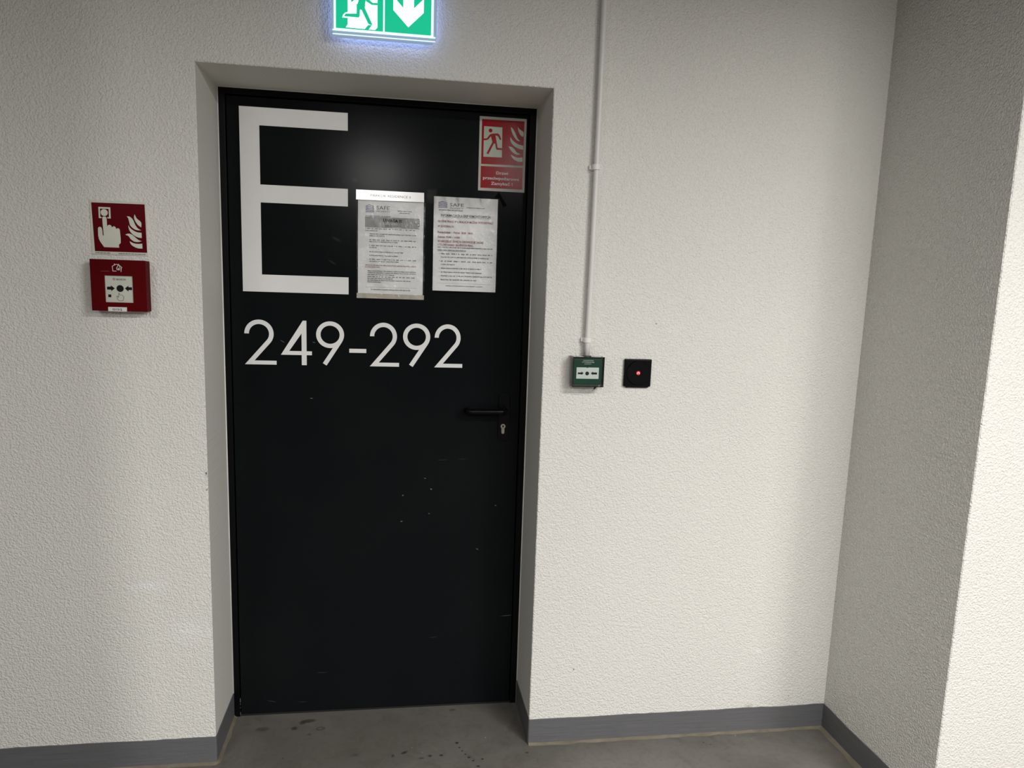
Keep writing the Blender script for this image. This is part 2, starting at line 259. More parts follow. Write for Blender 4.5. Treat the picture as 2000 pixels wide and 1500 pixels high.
M['exit_back'] = simple('sign_back_box', (.5, .5, .5), .4, emit=(.34, .45, 1.0), es=2.6)
M['lamp_body'] = simple('lamp_housing', (.7, .7, .7), .5)

def film(name, gloss=0.16, rough=0.12, tint=(1, 1, 1), scale=22, dist=.010, strength=.6):
    t = NT(name); t.t.nodes.remove(t.b); out = t.t.nodes['Material Output']
    tr = t.n('ShaderNodeBsdfTransparent'); tr.inputs[0].default_value = (*tint, 1)
    gl = t.n('ShaderNodeBsdfGlossy'); gl.inputs['Roughness'].default_value = rough
    mp = t.n('ShaderNodeMapping'); mp.inputs['Scale'].default_value = (1, 1, .55); mp.inputs['Rotation'].default_value = (0, .5, 0)
    t.l(t.pos(), mp.inputs['Vector'])
    nb = t.bump(t.noise(scale, 5, .62, mp.outputs[0], 1.4), strength, dist); t.l(nb, gl.inputs['Normal'])
    mx = t.n('ShaderNodeMixShader')
    fr = t.n('ShaderNodeFresnel'); fr.inputs['IOR'].default_value = 1.45
    f = t.math('ADD', fr.outputs[0], gloss)
    t.l(f, mx.inputs[0]); t.l(tr.outputs[0], mx.inputs[1]); t.l(gl.outputs[0], mx.inputs[2])
    t.l(mx.outputs[0], out.inputs['Surface']); return t.m
M['sleeve'] = film('clear_plastic_sleeve', .02, .14)
M['tape_clear'] = film('clear_tape', .0, .1, (.95, .95, .93), 90, .006, 1.0)
M['cover'] = film('clear_cover_plastic', .0, .05, (.95, .985, .97), 6, .0005, .05)

# ------------------------------------------------------------------ mesh helpers
def tag(o, label=None, cat=None, group=None, kind=None):
    if label: o['label'] = label
    if cat: o['category'] = cat
    if group: o['group'] = group
    if kind: o['kind'] = kind
    return o
def thing(name, label, cat, loc=(0, 0, 0), group=None, kind=None):
    o = bpy.data.objects.new(name, None); COL.objects.link(o); o.location = loc; o.empty_display_size = .05
    return tag(o, label, cat, group, kind)
def link(name, bm, mats, parent=None, smooth=False, loc=None):
    me = bpy.data.meshes.new(name); bm.normal_update(); bm.to_mesh(me); bm.free()
    for m in (mats if isinstance(mats, (list, tuple)) else [mats]): me.materials.append(m)
    if smooth:
        for p in me.polygons: p.use_smooth = True
    o = bpy.data.objects.new(name, me); COL.objects.link(o)
    if parent: o.parent = parent
    if loc: o.location = loc
    return o
def face(bm, pts, mi=0):
    f = bm.faces.new([bm.verts.new(p) for p in pts]); f.material_index = mi; return f
def box(bm, a, b, bev=0.0, seg=2):
    r = bmesh.ops.create_cube(bm, size=1.0)
    vs = r['verts']
    for v in vs:
        v.co = Vector(((a[i] + b[i]) / 2 + v.co[i] * (b[i] - a[i]) for i in range(3)))
    if bev:
        es = list({e for v in vs for e in v.link_edges})
        bmesh.ops.bevel(bm, geom=es, offset=bev, segments=seg, affect='EDGES', profile=.6)
    return bm
def B(a, b, bev=0.0, seg=2):
    return box(bmesh.new(), a, b, bev, seg)
def plate(bm, pts, y0, y1, mi=0):
    # polygon in x,z (metres), front at y1 (towards the viewer, smaller y), back at y0
    ar = sum(pts[i][0] * pts[(i + 1) % len(pts)][1] - pts[(i + 1) % len(pts)][0] * pts[i][1] for i in range(len(pts)))
    if ar < 0: pts = pts[::-1]
    f = [bm.verts.new((x, y1, z)) for x, z in pts]; k = [bm.verts.new((x, y0, z)) for x, z in pts]
    ff = bm.faces.new(f); ff.material_index = mi; ff.normal_update()
    n = len(pts)
    for i in range(n):
        bm.faces.new((f[i], k[i], k[(i + 1) % n], f[(i + 1) % n])).material_index = mi
    bmesh.ops.triangulate(bm, faces=[ff])
def circ(cx, cz, r, n=40, a0=0, a1=2 * math.pi):
    return [(cx + r * math.cos(a0 + (a1 - a0) * i / n), cz + r * math.sin(a0 + (a1 - a0) * i / n)) for i in range(n)]
def mm(P): return [(x / 1000, z / 1000) for x, z in P]
def flat(name, polys, y0, y1, mat, parent, label=None, step=.0000025):
    bm = bmesh.new()
    for i, p in enumerate(polys): plate(bm, p, y0, y1 - i * step)
    o = link(name, bm, mat, parent)
    if label: o['label'] = label
    return o
def smooth(P, sub=4, lim=62):
    # rounds a traced outline but keeps its sharp tips
    n = len(P); V = [Vector(p) for p in P]; out = []
    sharp = []
    for i in range(n):
        a = V[i] - V[i - 1]; b = V[(i + 1) % n] - V[i]
        sharp.append(a.length < 1e-9 or b.length < 1e-9 or math.degrees(a.angle(b)) > lim)
    for i in range(n):
        p1, p2 = V[i], V[(i + 1) % n]
        m1 = (p2 - V[i - 1]) * .5 if not sharp[i] else (p2 - p1) * .5
        m2 = (V[(i + 2) % n] - p1) * .5 if not sharp[(i + 1) % n] else (p2 - p1) * .5
        L = (p2 - p1).length
        m1 = m1.normalized() * L if m1.length > 0 else m1; m2 = m2.normalized() * L if m2.length > 0 else m2
        for k in range(sub):
            t = k / sub; t2, t3 = t * t, t * t * t
            out.append(tuple(p1 * (2*t3 - 3*t2 + 1) + m1 * (t3 - 2*t2 + t) + p2 * (-2*t3 + 3*t2) + m2 * (t3 - t2)))
    return out
def rrect(x0, z0, x1, z1, r, n=6):
    P = []
    for cx, cz, a in ((x1 - r, z1 - r, 0), (x0 + r, z1 - r, 90), (x0 + r, z0 + r, 180), (x1 - r, z0 + r, 270)):
        for i in range(n + 1):
            t = math.radians(a + 90 * i / n); P.append((cx + r * math.cos(t), cz + r * math.sin(t)))
    return P
def stroke(pts, wd, closed=False):
    # list of quads following a polyline in x,z
    out = []; n = len(pts)
    for i in range(n if closed else n - 1):
        a = Vector(pts[i]); b = Vector(pts[(i + 1) % n]); d = (b - a)
        if d.length < 1e-6: continue
        d.normalize(); nrm = Vector((-d.y, d.x)) * wd / 2; e = d * wd * .35
        out.append([tuple(a - e + nrm), tuple(a - e - nrm), tuple(b + e - nrm), tuple(b + e + nrm)])
    return out
def tube(bm, pts, r, n=16, mi=0, cap=True):
    rings = []; up = Vector((0, 1, 0))
    for i, p in enumerate(pts):
        p = Vector(p); d = (Vector(pts[min(i + 1, len(pts) - 1)]) - Vector(pts[max(i - 1, 0)])).normalized()
        s = d.cross(up)
        if s.length < .1: s = d.cross(Vector((0, 0, 1)))
        s.normalize(); u2 = s.cross(d).normalized(); rr = r[i] if isinstance(r, list) else r
        rings.append([bm.verts.new(p + (s * math.cos(2 * math.pi * k / n) + u2 * math.sin(2 * math.pi * k / n)) * rr) for k in range(n)])
    for a, b in zip(rings, rings[1:]):
        for k in range(n): bm.faces.new((a[k], a[(k + 1) % n], b[(k + 1) % n], b[k])).material_index = mi
    if cap:
        bm.faces.new(rings[0][::-1]); bm.faces.new(rings[-1])
    return bm
def text_polys(bm, s, x0, x1, z, h, y, bold=0.0, align_width=True):
    # text line as flat mesh: baseline z, capital height h, stretched to run from x0 to x1
    cu = bpy.data.curves.new('t', 'FONT'); cu.body = s; cu.size = 1.0; cu.offset = bold; cu.resolution_u = 2
    cu.fill_mode = 'FRONT'
    ob = bpy.data.objects.new('t', cu); COL.objects.link(ob)
    dg = bpy.context.evaluated_depsgraph_get(); me = bpy.data.meshes.new_from_object(ob.evaluated_get(dg))
    bpy.data.objects.remove(ob); bpy.data.curves.remove(cu)
    if not me.vertices: return
    xs = [v.co.x for v in me.vertices]; a, b = min(xs), max(xs)
    kx = (x1 - x0) / (b - a) if align_width else h / .73
    vs = [bm.verts.new((x0 + (v.co.x - a) * kx, y, z + v.co.y * h / .73)) for v in me.vertices]
    for p in me.polygons:
        try: f = bm.faces.new([vs[i] for i in p.vertices])
        except ValueError: continue
        f.normal_update()
        if f.normal.y > 0: f.normal_flip()
    bpy.data.meshes.remove(me)
def scribble(bm, x0, x1, z, h, y, rng, just=False):
    # a line of print too small to read: rows of word-long runs of tiny upright strokes
    x = x0; pitch = h * .42
    while x < x1 - pitch:
        wl = rng.randint(2, 11) * pitch * 1.05
        e = min(x + wl, x1)
        cx = x
        while cx < e - pitch * .4:
            t = rng.random(); hh = h * (1.35 if t > .82 else 1.0); zz = z - (h * .35 if .70 < t < .82 else 0)
            sw = pitch * .55
            plate(bm, [(cx, zz), (cx + sw, zz), (cx + sw, z + hh), (cx, z + hh)], y + .00005, y)
            k = rng.choice((0, .42, .84))
            plate(bm, [(cx + sw, z + h * k), (cx + pitch * .85, z + h * k), (cx + pitch * .85, z + h * (k + .34)), (cx + sw, z + h * (k + .34))], y + .00005, y)
            cx += pitch
        x = e + pitch * (rng.choice((2.4, 3.0, 4.0)) if just else 1.1)
def sheet(name, w_, h_, y, mat, parent, amp=.0, nx=24, nz=34, off=(0, 0), seed=0.0, edge=0.0, top=0.0, x0=0.0, z0=0.0):
    bm = bmesh.new(); g = []
    for j in range(nz + 1):
        row = []
        for i in range(nx + 1):
            u, v = i / nx, j / nz; x = x0 + u * w_; z = z0 + v * h_
            n_ = noise.noise(Vector((x * 22 + seed, z * 14, seed))) + .5 * noise.noise(Vector((x * 60 + seed, z * 50, seed)))
            k = amp * (.55 + .45 * n_) + top * max(0, v - .86) / .14 * (.5 + noise.noise(Vector((x * 50, z * 10, 3 + seed))))
            xe = edge * noise.noise(Vector((z * 30, 7 + seed, 0))) if i in (0, nx) else 0
            ze = edge * noise.noise(Vector((x * 40, 17 + seed, 0))) if j in (0, nz) else 0
            row.append(bm.verts.new((x + xe, y - max(0, k), z + ze)))
        g.append(row)
    for j in range(nz):
        for i in range(nx): bm.faces.new((g[j][i], g[j][i + 1], g[j + 1][i + 1], g[j + 1][i]))
    return link(name, bm, mat, parent, True)

# ------------------------------------------------------------------ the setting
rnd = random.Random(5)
def jag(z, s, a=.0011): return a * (noise.noise(Vector((z * 95, s, 0))) + .8 * noise.noise(Vector((z * 260, s, 5))))
def wall_back():
    bm = bmesh.new(); st = .006
    zs = [H * i / int(H / st) for i in range(int(H / st) + 1)]; xs = [W * i / int(W / st) for i in range(int(W / st) + 1)]
    for s, xe, xo in ((-1, 0.0, XL), (1, W, XC)):
        prev = None
        for z in zs:
            fx = xe + s * (.0022 + abs(jag(z, 3 * s)) * .8); mx_ = xe + s * jag(z, 9 * s) * .35; my = .0022 + jag(z, 20 * s) * .5
            cur = [bm.verts.new(p) for p in ((xo, 0, z), (fx, 0, z), (mx_, my, z), (xe, D, z))]
            if prev:
                for k in range(3):
                    v = (prev[k], prev[k + 1], cur[k + 1], cur[k]) if s < 0 else (prev[k + 1], prev[k], cur[k], cur[k + 1])
                    f = bm.faces.new(v); f.material_index = 0 if k < 2 else 1
            prev = cur
    prev = None
    for x in xs:
        fz = H + .0022 + abs(jag(x, 33)) * .8; mz = H + jag(x, 39) * .35; my = .0022 + jag(x, 50) * .5
        cur = [bm.verts.new(p) for p in ((x, 0, CEIL), (x, 0, fz), (x, my, mz), (x, D, H))]
        if prev:
            for k in range(3):
                f = bm.faces.new((prev[k], prev[k + 1], cur[k + 1], cur[k])); f.material_index = 0 if k < 2 else 1
        prev = cur
    for a, b in ((XL, 0), (W, XC)):
        face(bm, [(a, 0, H), (b, 0, H), (b, 0, CEIL), (a, 0, CEIL)])
    for a, b in ((-.0036, 0), (W, W + .0036)): pass
    # masonry behind the face so that the wall is a solid body
    for a, b in ((XL, 0.0), (W, XC)):
        face(bm, [(a, D + .1, 0), (a, D + .1, CEIL), (b, D + .1, CEIL), (b, D + .1, 0)])
    face(bm, [(0, D + .1, H), (0, D + .1, CEIL), (W, D + .1, CEIL), (W, D + .1, H)])
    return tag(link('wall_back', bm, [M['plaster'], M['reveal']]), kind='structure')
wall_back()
def wall_pier():
    bm = bmesh.new(); st = .006; n = int(CEIL / st); prev = None
    for i in range(n + 1):
        z = CEIL * i / n
        a = (XC, 0, z); b = (XC + jag(z, 61) * .4, -LP + .0025 + abs(jag(z, 65)), z); c = (XC + .0025 + abs(jag(z, 71)), -LP, z); e = (XR, -LP, z)
        cur = [bm.verts.new(p) for p in (a, b, c, e)]
        if prev:
            for k in range(3): bm.faces.new((prev[k], prev[k + 1], cur[k + 1], cur[k])).material_index = 1 if k == 0 else 0
        prev = cur
    return tag(link('wall_pier', bm, [M['plaster'], M['plaster_side']]), kind='structure')
wall_pier()
def quad_struct(name, pts, mat):
    bm = bmesh.new(); face(bm, pts); return tag(link(name, bm, mat), kind='structure')
quad_struct('wall_left', [(XL, YF, 0), (XL, 0, 0), (XL, 0, CEIL), (XL, YF, CEIL)], M['far'])
quad_struct('wall_right', [(XR, -LP, 0), (XR, YF, 0), (XR, YF, CEIL), (XR, -LP, CEIL)], M['far'])
quad_struct('wall_front', [(XR, YF, 0), (XL, YF, 0), (XL, YF, CEIL), (XR, YF, CEIL)], M['far'])
quad_struct('ceiling', [(XL, YF, CEIL), (XL, D + .1, CEIL), (XR, D + .1, CEIL), (XR, YF, CEIL)], M['far'])
quad_struct('floor', [(XL, YF, 0), (XR, YF, 0), (XR, D + .12, 0), (XL, D + .12, 0)], M['floor'])
# unseen concrete pillar added behind the viewer to shade the left end of the wall
tag(link('shade_column', B((-.20, -2.90, .0), (.056, -2.50, CEIL - .001), .01), M['far']), 'unseen square grey pillar added behind the camera to shade the left wall', 'shade_column')

# painted skirting band, a little proud of the plaster, with an uneven brushed top edge
def band(name, path, h=BB):
    # path: list of (x, y) points, outward side on the left of travel is the room
    bm = bmesh.new(); T = .0022; cols = []
    for (x0, y0), (x1, y1) in zip(path, path[1:]):
        L = math.hypot(x1 - x0, y1 - y0); n = max(1, int(L / .012)); dx, dy = (x1 - x0) / L, (y1 - y0) / L
        nx, ny = dy, -dx
        for i in range(n + 1):
            s = L * i / n; x, y = x0 + dx * s, y0 + dy * s
            hh = h + .0016 * noise.noise(Vector((x * 30, y * 30, 2))) + .0022 * noise.noise(Vector((x * 7, y * 7, 8)))
            cols.append(((x + nx * T, y + ny * T, .0), (x + nx * T, y + ny * T, hh), (x, y, hh + .0012)))
    # mitre the corners
    vs = [[bm.verts.new(p) for p in c] for c in cols]
    for a, b in zip(vs, vs[1:]):
        for k in range(2): bm.faces.new((a[k], b[k], b[k + 1], a[k + 1]))
    bmesh.ops.remove_doubles(bm, verts=bm.verts, dist=1e-5)
    return tag(link(name, bm, M['band']), kind='structure')
band('baseboard_left', [(XL, 0), (-.0022, 0), (0, .0022), (0, D)])
band('baseboard_right', [(W, D), (W, .0022), (W + .0022, 0), (XC, 0)])
band('baseboard_pier', [(XC, 0), (XC, -LP), (XR, -LP)])
# dirty sealant fillets where the walls meet the floor
def fillet(name, path, w0=.016, h0=.0065):
    bm = bmesh.new(); rows = []
    for (x0, y0), (x1, y1) in zip(path, path[1:]):
        L = math.hypot(x1 - x0, y1 - y0); n = max(1, int(L / .012)); dx, dy = (x1 - x0) / L, (y1 - y0) / L; nx, ny = dy, -dx
        for i in range(n + 1):
            s = L * i / n; x, y = x0 + dx * s, y0 + dy * s
            v = 1 + .45 * noise.noise(Vector((x * 18, y * 18, 1))); ww = w0 * v; hh = h0 * (1 + .35 * noise.noise(Vector((x * 25, y * 25, 4))))
            rows.append([bm.verts.new(p) for p in ((x + nx * ww, y + ny * ww, .0004), (x + nx * ww * .55, y + ny * ww * .55, hh * .30), (x + nx * .0030, y + ny * .0030, hh), (x, y, hh))])
    for a, b in zip(rows, rows[1:]):
        for k in range(3): bm.faces.new((a[k], b[k], b[k + 1], a[k + 1]))
    return tag(link(name, bm, M['sealant'], None, True), kind='structure')
fillet('trim_1', [(XL, 0), (0, 0), (0, D)], .013)
fillet('trim_2', [(W, 0), (XC, 0)], .013)
fillet('trim_3', [(XC, 0), (XC, -LP)], .020)
# caulk bead between reveal and steel frame
bm = bmesh.new()
tube(bm, [(.0008, D - .0004, BB), (.0008, D - .0004, H - .001)], .0021, 8)
tube(bm, [(.001, D - .0004, H - .0008), (W - .001, D - .0004, H - .0008)], .0014, 8)
tube(bm, [(W - .0006, D - .0004, 0.0), (W - .0006, D - .0004, H - .001)], .0024, 8)
tag(link('trim_4', bm, M['caulk'], None, True), kind='structure')

# ------------------------------------------------------------------ the door
door = thing('door_1', None, None, (0, D, 0), kind='structure')
FW = .0215
def frame_mesh():
    bm = bmesh.new()
    box(bm, (0.0012, 0, 0.0), (FW, .060, H - .0012), .0012)
    box(bm, (W - FW - .0025, 0, 0.0), (W - .0012, .060, H - .0012), .0012)
    box(bm, (FW, 0, H - FW + .001), (W - FW - .0025, .060, H - .0012), .0012)
    return bm
link('door_frame', frame_mesh(), M['frame'], door)
bm = bmesh.new()
for a, b in (((FW, .016, 0.003), (FW + .012, .058, H - FW)), ((W - FW - .0145, .016, 0.003), (W - FW - .0025, .058, H - FW)), ((FW, .016, H - FW - .010), (W - FW - .0025, .058, H - FW + .001))):
    pass
box(bm, (FW, .060, 0), (W - FW - .0025, .075, H - .012))
link('door_seal', bm, M['gap'], door)
LX0, LX1, LZ0, LZ1 = FW + .0032, W - FW - .0062, .0085, H - FW - .0035
DY = .004                                     # leaf front sits 4 mm behind the frame front
link('door_leaf', B((LX0, DY, LZ0), (LX1, DY + .054, LZ1), .0016), M['door'], door)
link('threshold', B((FW, .004, 0.0), (W - FW - .0025, .058, .006), .001), M['gap'], door)
# hinge knuckle with bare scraped metal at the foot of the hinge side
bm = bmesh.new(); tube(bm, [(FW + .0016, DY - .0015, .012), (FW + .0016, DY - .0015, .072)], .0028, 12)
link('hinge', bm, M['frame'], door, True)
bm = bmesh.new()
for z0, z1 in ((.056, .070), (.046, .051), (.033, .036), (.006, .018)):
    box(bm, (FW + .0008, DY - .0048, z0), (FW + .0024, DY - .0040, z1), .0002)
link('bare_metal', bm, M['steel'], door)
# handle: long plate with rounded ends, lever returning to the door, cylinder
PX0, PX1, PZ0, PZ1 = .912, .948, 1.000, 1.170
pl = flat('handle_plate', [rrect(PX0, PZ0, PX1, PZ1, .0175, 8)], DY, DY - .008, M['black_plastic'], door)
LZ = 1.110
bm = bmesh.new(); pts = [(.930, DY - .006, LZ), (.930, DY - .040, LZ)]
for i in range(1, 7):
    a = math.radians(15 * i); pts.append((.930 - .014 * (1 - math.cos(a)), DY - .040 - .014 * math.sin(a), LZ))
for x in (.90, .87, .84, .82): pts.append((x, DY - .054, LZ))
for i in range(1, 7):
    a = math.radians(15 * i); pts.append((.815 - .016 * math.sin(a), DY - .054 + .016 * (1 - math.cos(a)), LZ))
pts.append((.799, DY - .018, LZ))
tube(bm, pts, .0105, 18)
link('lever', bm, M['black_plastic'], door, True)
bm = bmesh.new(); tube(bm, [(.930, DY - .006, LZ), (.930, DY - .016, LZ)], .0165, 28); link('rose', bm, M['black_plastic'], door, False)
CZ = 1.052; CX = .9285
cy = []
for i in range(17):
    a = math.radians(-60 + 300 * i / 16); cy.append((CX + .0085 * math.cos(a), CZ + .0085 * math.sin(a)))
cy += [(CX - .005, CZ - .0085)] + [(CX + .005 * math.cos(math.radians(180 + 180 * i / 8)), CZ - .0215 + .005 * math.sin(math.radians(180 + 180 * i / 8))) for i in range(9)] + [(CX + .005, CZ - .0085)]
cyl = flat('lock_cylinder', [cy], DY - .007, DY - .0105, M['steel'], door)
flat('keyway', [circ(CX, CZ + .001, .0032, 16), [(CX - .0011, CZ - .005), (CX + .0011, CZ - .005), (CX + .0011, CZ), (CX - .0011, CZ)]], DY - .0105, DY - .0108, M['ink'], cyl)

YD = D + DY                                   # world y of the leaf's face
# ------------------------------------------------------------------ big vinyl letter and number
E0 = (.063, 1.4925)
eo = thing('vinyl_letter', 'large white letter E stuck on the upper left of the black door', 'lettering', (E0[0], YD, E0[1]))
eh = 2.066 - 1.4925
flat('letter', [[(0, 0), (.336, 0), (.336, .0555), (.0605, .0555), (.0605, .283), (.334, .283), (.334, .3385), (.0605, .3385), (.0605, .519), (.334, .519), (.334, eh), (0, eh)]], 0, -.0003, M['vinyl'], eo)
no = thing('vinyl_number', 'white number 249-292 in thin round numerals on the black door', 'lettering', (.064, YD, 1.2545))
HN = .1475
def n_two(w_):
    sx = w_ / .100; Ro, st = .046, .0145; Ri = Ro - st; c = (.046, HN - Ro); b = .0130
    base = math.atan2(c[1], c[0]); L = math.hypot(*c); th = base - math.asin(Ri / L); a1 = th - math.pi / 2
    P = []
    for i in range(31):
        a = math.pi + (a1 - math.pi) * i / 30; P.append((c[0] + Ro * math.cos(a), c[1] + Ro * math.sin(a)))
    ox, oz = P[-1]; s = (oz - b) / math.sin(th); P.append((ox - s * math.cos(th), b))
    P += [(.100, b), (.100, 0), (0, 0)]
    for i in range(31):
        a = a1 + (math.pi - a1) * i / 30; P.append((c[0] + Ri * math.cos(a), c[1] + Ri * math.sin(a)))
    return [[(x * sx, z) for x, z in P]]
def n_nine(w_):
    Ro = w_ / 2; st = .0145; Ri = Ro - st; c = (Ro, HN - Ro * .975); qs = []; N = 44
    for i in range(N):
        a, b = 2 * math.pi * i / N, 2 * math.pi * (i + 1) / N
        qs.append([(c[0] + r * math.cos(t), c[1] + r * math.sin(t) * .975) for r, t in ((Ri, a), (Ro, a), (Ro, b), (Ri, b))])
    # tail leaves the bowl along its outer tangent
    P = (.0335, .0); d = Vector((c[0] - P[0], c[1] - P[1])); L = d.length; base = math.atan2(d.y, d.x); th = base - math.asin(Ro / L)
    u = Vector((math.cos(th), math.sin(th))); n_ = Vector((-u.y, u.x)); T = math.sqrt(L * L - Ro * Ro)
    a = Vector(P); qs.append([tuple(a), tuple(a + u * T), tuple(a + u * T + n_ * st), tuple(a + u * (T * .55) + n_ * st), tuple(a + n_ * st)])
    return qs
def n_four(w_):
    k = w_ / .100
    return [[(x * k, z) for x, z in P] for P in (
        [(.067, 0), (.083, 0), (.083, HN), (.076, HN), (.067, .1345)],
        [(0, .0335), (.100, .0335), (.100, .0465), (.0105, .0465)],
        [(0, .0335), (.0165, .0335), (.0270, .0465), (.067, .1050), (.0672, .1345), (.076, HN), (.0715, HN)])]
for x0, fn, w_, nm in ((0, n_two, .101, 'numeral_two'), (.115, n_four, .100, 'numeral_four'), (.229, n_nine, .091, 'numeral_nine'), (.337, None, .056, 'dash'),
                   (.405, n_two, .0975, 'numeral_two'), (.515, n_nine, .0915, 'numeral_nine'), (.6215, n_two, .096, 'numeral_two')):
    P = fn(w_) if fn else [[(0, .0445), (w_, .0445), (w_, .0580), (0, .0580)]]
    flat(nm, [[(x + x0, z) for x, z in q_] for q_ in P], 0, -.0003, M['vinyl'], no, step=.000004)

# ------------------------------------------------------------------ red fire point sign on the wall, left
d_ = DATA['fire']
s = thing('fire_alarm_sign', 'red square sign with pressing finger and flames above the red fire call point', 'sign', (-.2905, 0, 1.5865))
link('panel', B((0, -.0025, 0), (.148, 0, .148), .0005), M['sign_cream'], s)
flat('red_field', [mm(d_['red'])], -.0025, -.0027, M['sign_red'], s)
c = d_['disc'][0]; rr = .0094
b_ = flat('button_symbol', [mm([(22.8, 99.6), (54, 99.6), (54, 130), (22.8, 130)])], -.0027, -.0029, M['sign_cream'], s)
flat('dark_square', [mm([(27, 103), (49.5, 103), (49.5, 125.6), (27, 125.6)])], -.0029, -.0031, M['sign_red'], s)
flat('disc', [circ(c[0] / 1000 + .0003, c[1] / 1000, rr)], -.0031, -.0033, M['sign_cream'], s)
hb = flat('finger_gap', [mm([(30.2, 106.6), (43.8, 106.0), (45.6, 98), (29.8, 98)])], -.0029, -.00305, M['sign_red'], s)
flat('hand_symbol', [smooth(mm(d_['hand']), 3, 50)], -.0027, -.0034, M['sign_cream'], s)
flat('flame_symbol', [smooth(mm(d_[k])) for k in ('f1', 'f2', 'f3', 'f4', 'f5')], -.0027, -.0030, M['sign_cream'], s)
r2 = random.Random(3)
for a, b in ((.009, .048), (.070, .143)):
    bm = bmesh.new(); scribble(bm, a, b, .0030, .0022, -.0026, r2); link('small_print', bm, M['ink'], s)

# ------------------------------------------------------------------ red manual call point
d_ = DATA['call']; YB = -.040
s = thing('fire_call_point', 'dark red square manual call point with white window below the fire sign', 'fire alarm button', (-.2845, 0, 1.4305))
link('housing', B((.0005, YB + .004, .0005), (.1450, 0, .1415), .0015), M['call_red'], s)
x0, x1, z0, z1 = .0362, .1098, .0242, .0982
bm = bmesh.new()
for P in ([(0, 0), (x0, z0), (x0, z1), (0, .142)], [(0, 0), (.1455, 0), (x1, z0), (x0, z0)], [(x1, z0), (.1455, 0), (.1455, .142), (x1, z1)], [(x0, z1), (x1, z1), (.1455, .142), (0, .142)]):
    plate(bm, P, YB + .006, YB)
bmesh.ops.remove_doubles(bm, verts=bm.verts, dist=1e-6)
link('front_frame', bm, M['call_red'], s)
wn = link('glass_window', B((x0 - .001, YB + .0035, z0 - .001), (x1 + .001, YB + .0055, z1 + .001)), M['call_white'], s)
wn['label'] = 'pale square break-glass window'
yy = YB + .0035
flat('arrow', [mm(d_['al'])], yy, yy - .0002, M['ink'], wn); flat('arrow', [mm(d_['ar'])], yy, yy - .0002, M['ink'], wn)
flat('dot', [circ(d_['dot'][0][0] / 1000 + .0004, d_['dot'][0][1] / 1000, .0095)], yy, yy - .0002, M['ink'], wn)
flat('key_slot', [mm(d_['sq'])], yy, yy - .0002, M['ink'], wn)
flat('hand_outline', stroke(smooth(mm(d_['hand']), 3, 50), .0008, True), yy, yy - .0002, M['ink'], wn)
bm = bmesh.new(); text_polys(bm, 'BOSCH', .0668, .0908, .0858, .0048, yy - .0002, .02)
for q_ in stroke(circ(.0605, .0885, .0032, 18), .0006, True) + stroke([(.0588, .0868), (.0588, .0902)], .0006) + stroke([(.0622, .0868), (.0622, .0902)], .0006) + stroke([(.0588, .0885), (.0622, .0885)], .0006): plate(bm, q_, yy, yy - .0002)
link('maker_mark', bm, M['ink'], wn)
hs = stroke(mm(d_['house']), .0016) + stroke(mm(d_['flame']), .0015, True) + [mm(d_['flame2'])]
flat('burning_house_symbol', hs, YB, YB - .0002, M['ink_white'], s)
lb = flat('name_label', [[(.0425, -.0008), (.0915, -.0008), (.0918, .0112), (.0425, .0112)]], YB, YB - .0005, M['label_white'], s, 'small white label reading G15/2')
bm = bmesh.new(); text_polys(bm, 'G15/2', .0535, .0790, .0020, .0058, YB - .0006, .02); link('lettering', bm, M['ink'], lb)
flat('scratch', [[(.028, .1092), (.050, .1097), (.050, .1103), (.028, .1098)]], YB, YB - .0002, M['pale_scratch'], s)

# ------------------------------------------------------------------ red sign on the door
d_ = DATA['door']
s = thing('fire_door_sign', 'tall red sign with running man and flames at the top right of the black door', 'sign', (.8205, YD, 1.848))
link('panel', B((0, -.0020, 0), (.1565, 0, .236), .0005), M['sign_rim'], s)
up = flat('red_field', [mm(d_['up'])], -.0020, -.0022, M['sign_red_grain'], s)
lo = flat('red_text_field', [mm(d_['lo'])], -.0020, -.0022, M['sign_red_grain'], s)
flat('doorway_symbol', [mm(d_['wh'])], -.0022, -.0024, M['sign_cream_grain'], s)
flat('running_man', [smooth(mm(d_['man']), 3, 40), circ(.0368, .1925, .0062)], -.0024, -.0026, M['sign_red_grain'], s)
flat('flame_symbol', [smooth(mm(d_[k])) for k in ('f1', 'f2', 'f3', 'f4', 'f5')], -.0022, -.0024, M['sign_cream_grain'], s)
bm = bmesh.new()
for tx, a, b in (('Drzwi', 't1', .0096), ('przeciwpo\u017carowe', 't2', .0096), ('Zamyka\u0107 !', 't3', .0096)):
    P = d_[a]; text_polys(bm, tx, P[0][0] / 1000, P[1][0] / 1000, P[0][1] / 1000 - .0005, b, -.0024, .022)
link('lettering', bm, M['ink_white'], s)
# scuff on the lower left of the picture
flat('scuff', [[(.026, .096), (.037, .098), (.039, .103), (.036, .101), (.030, .0975)]], -.0022, -.00235, M['ink_red'], s)

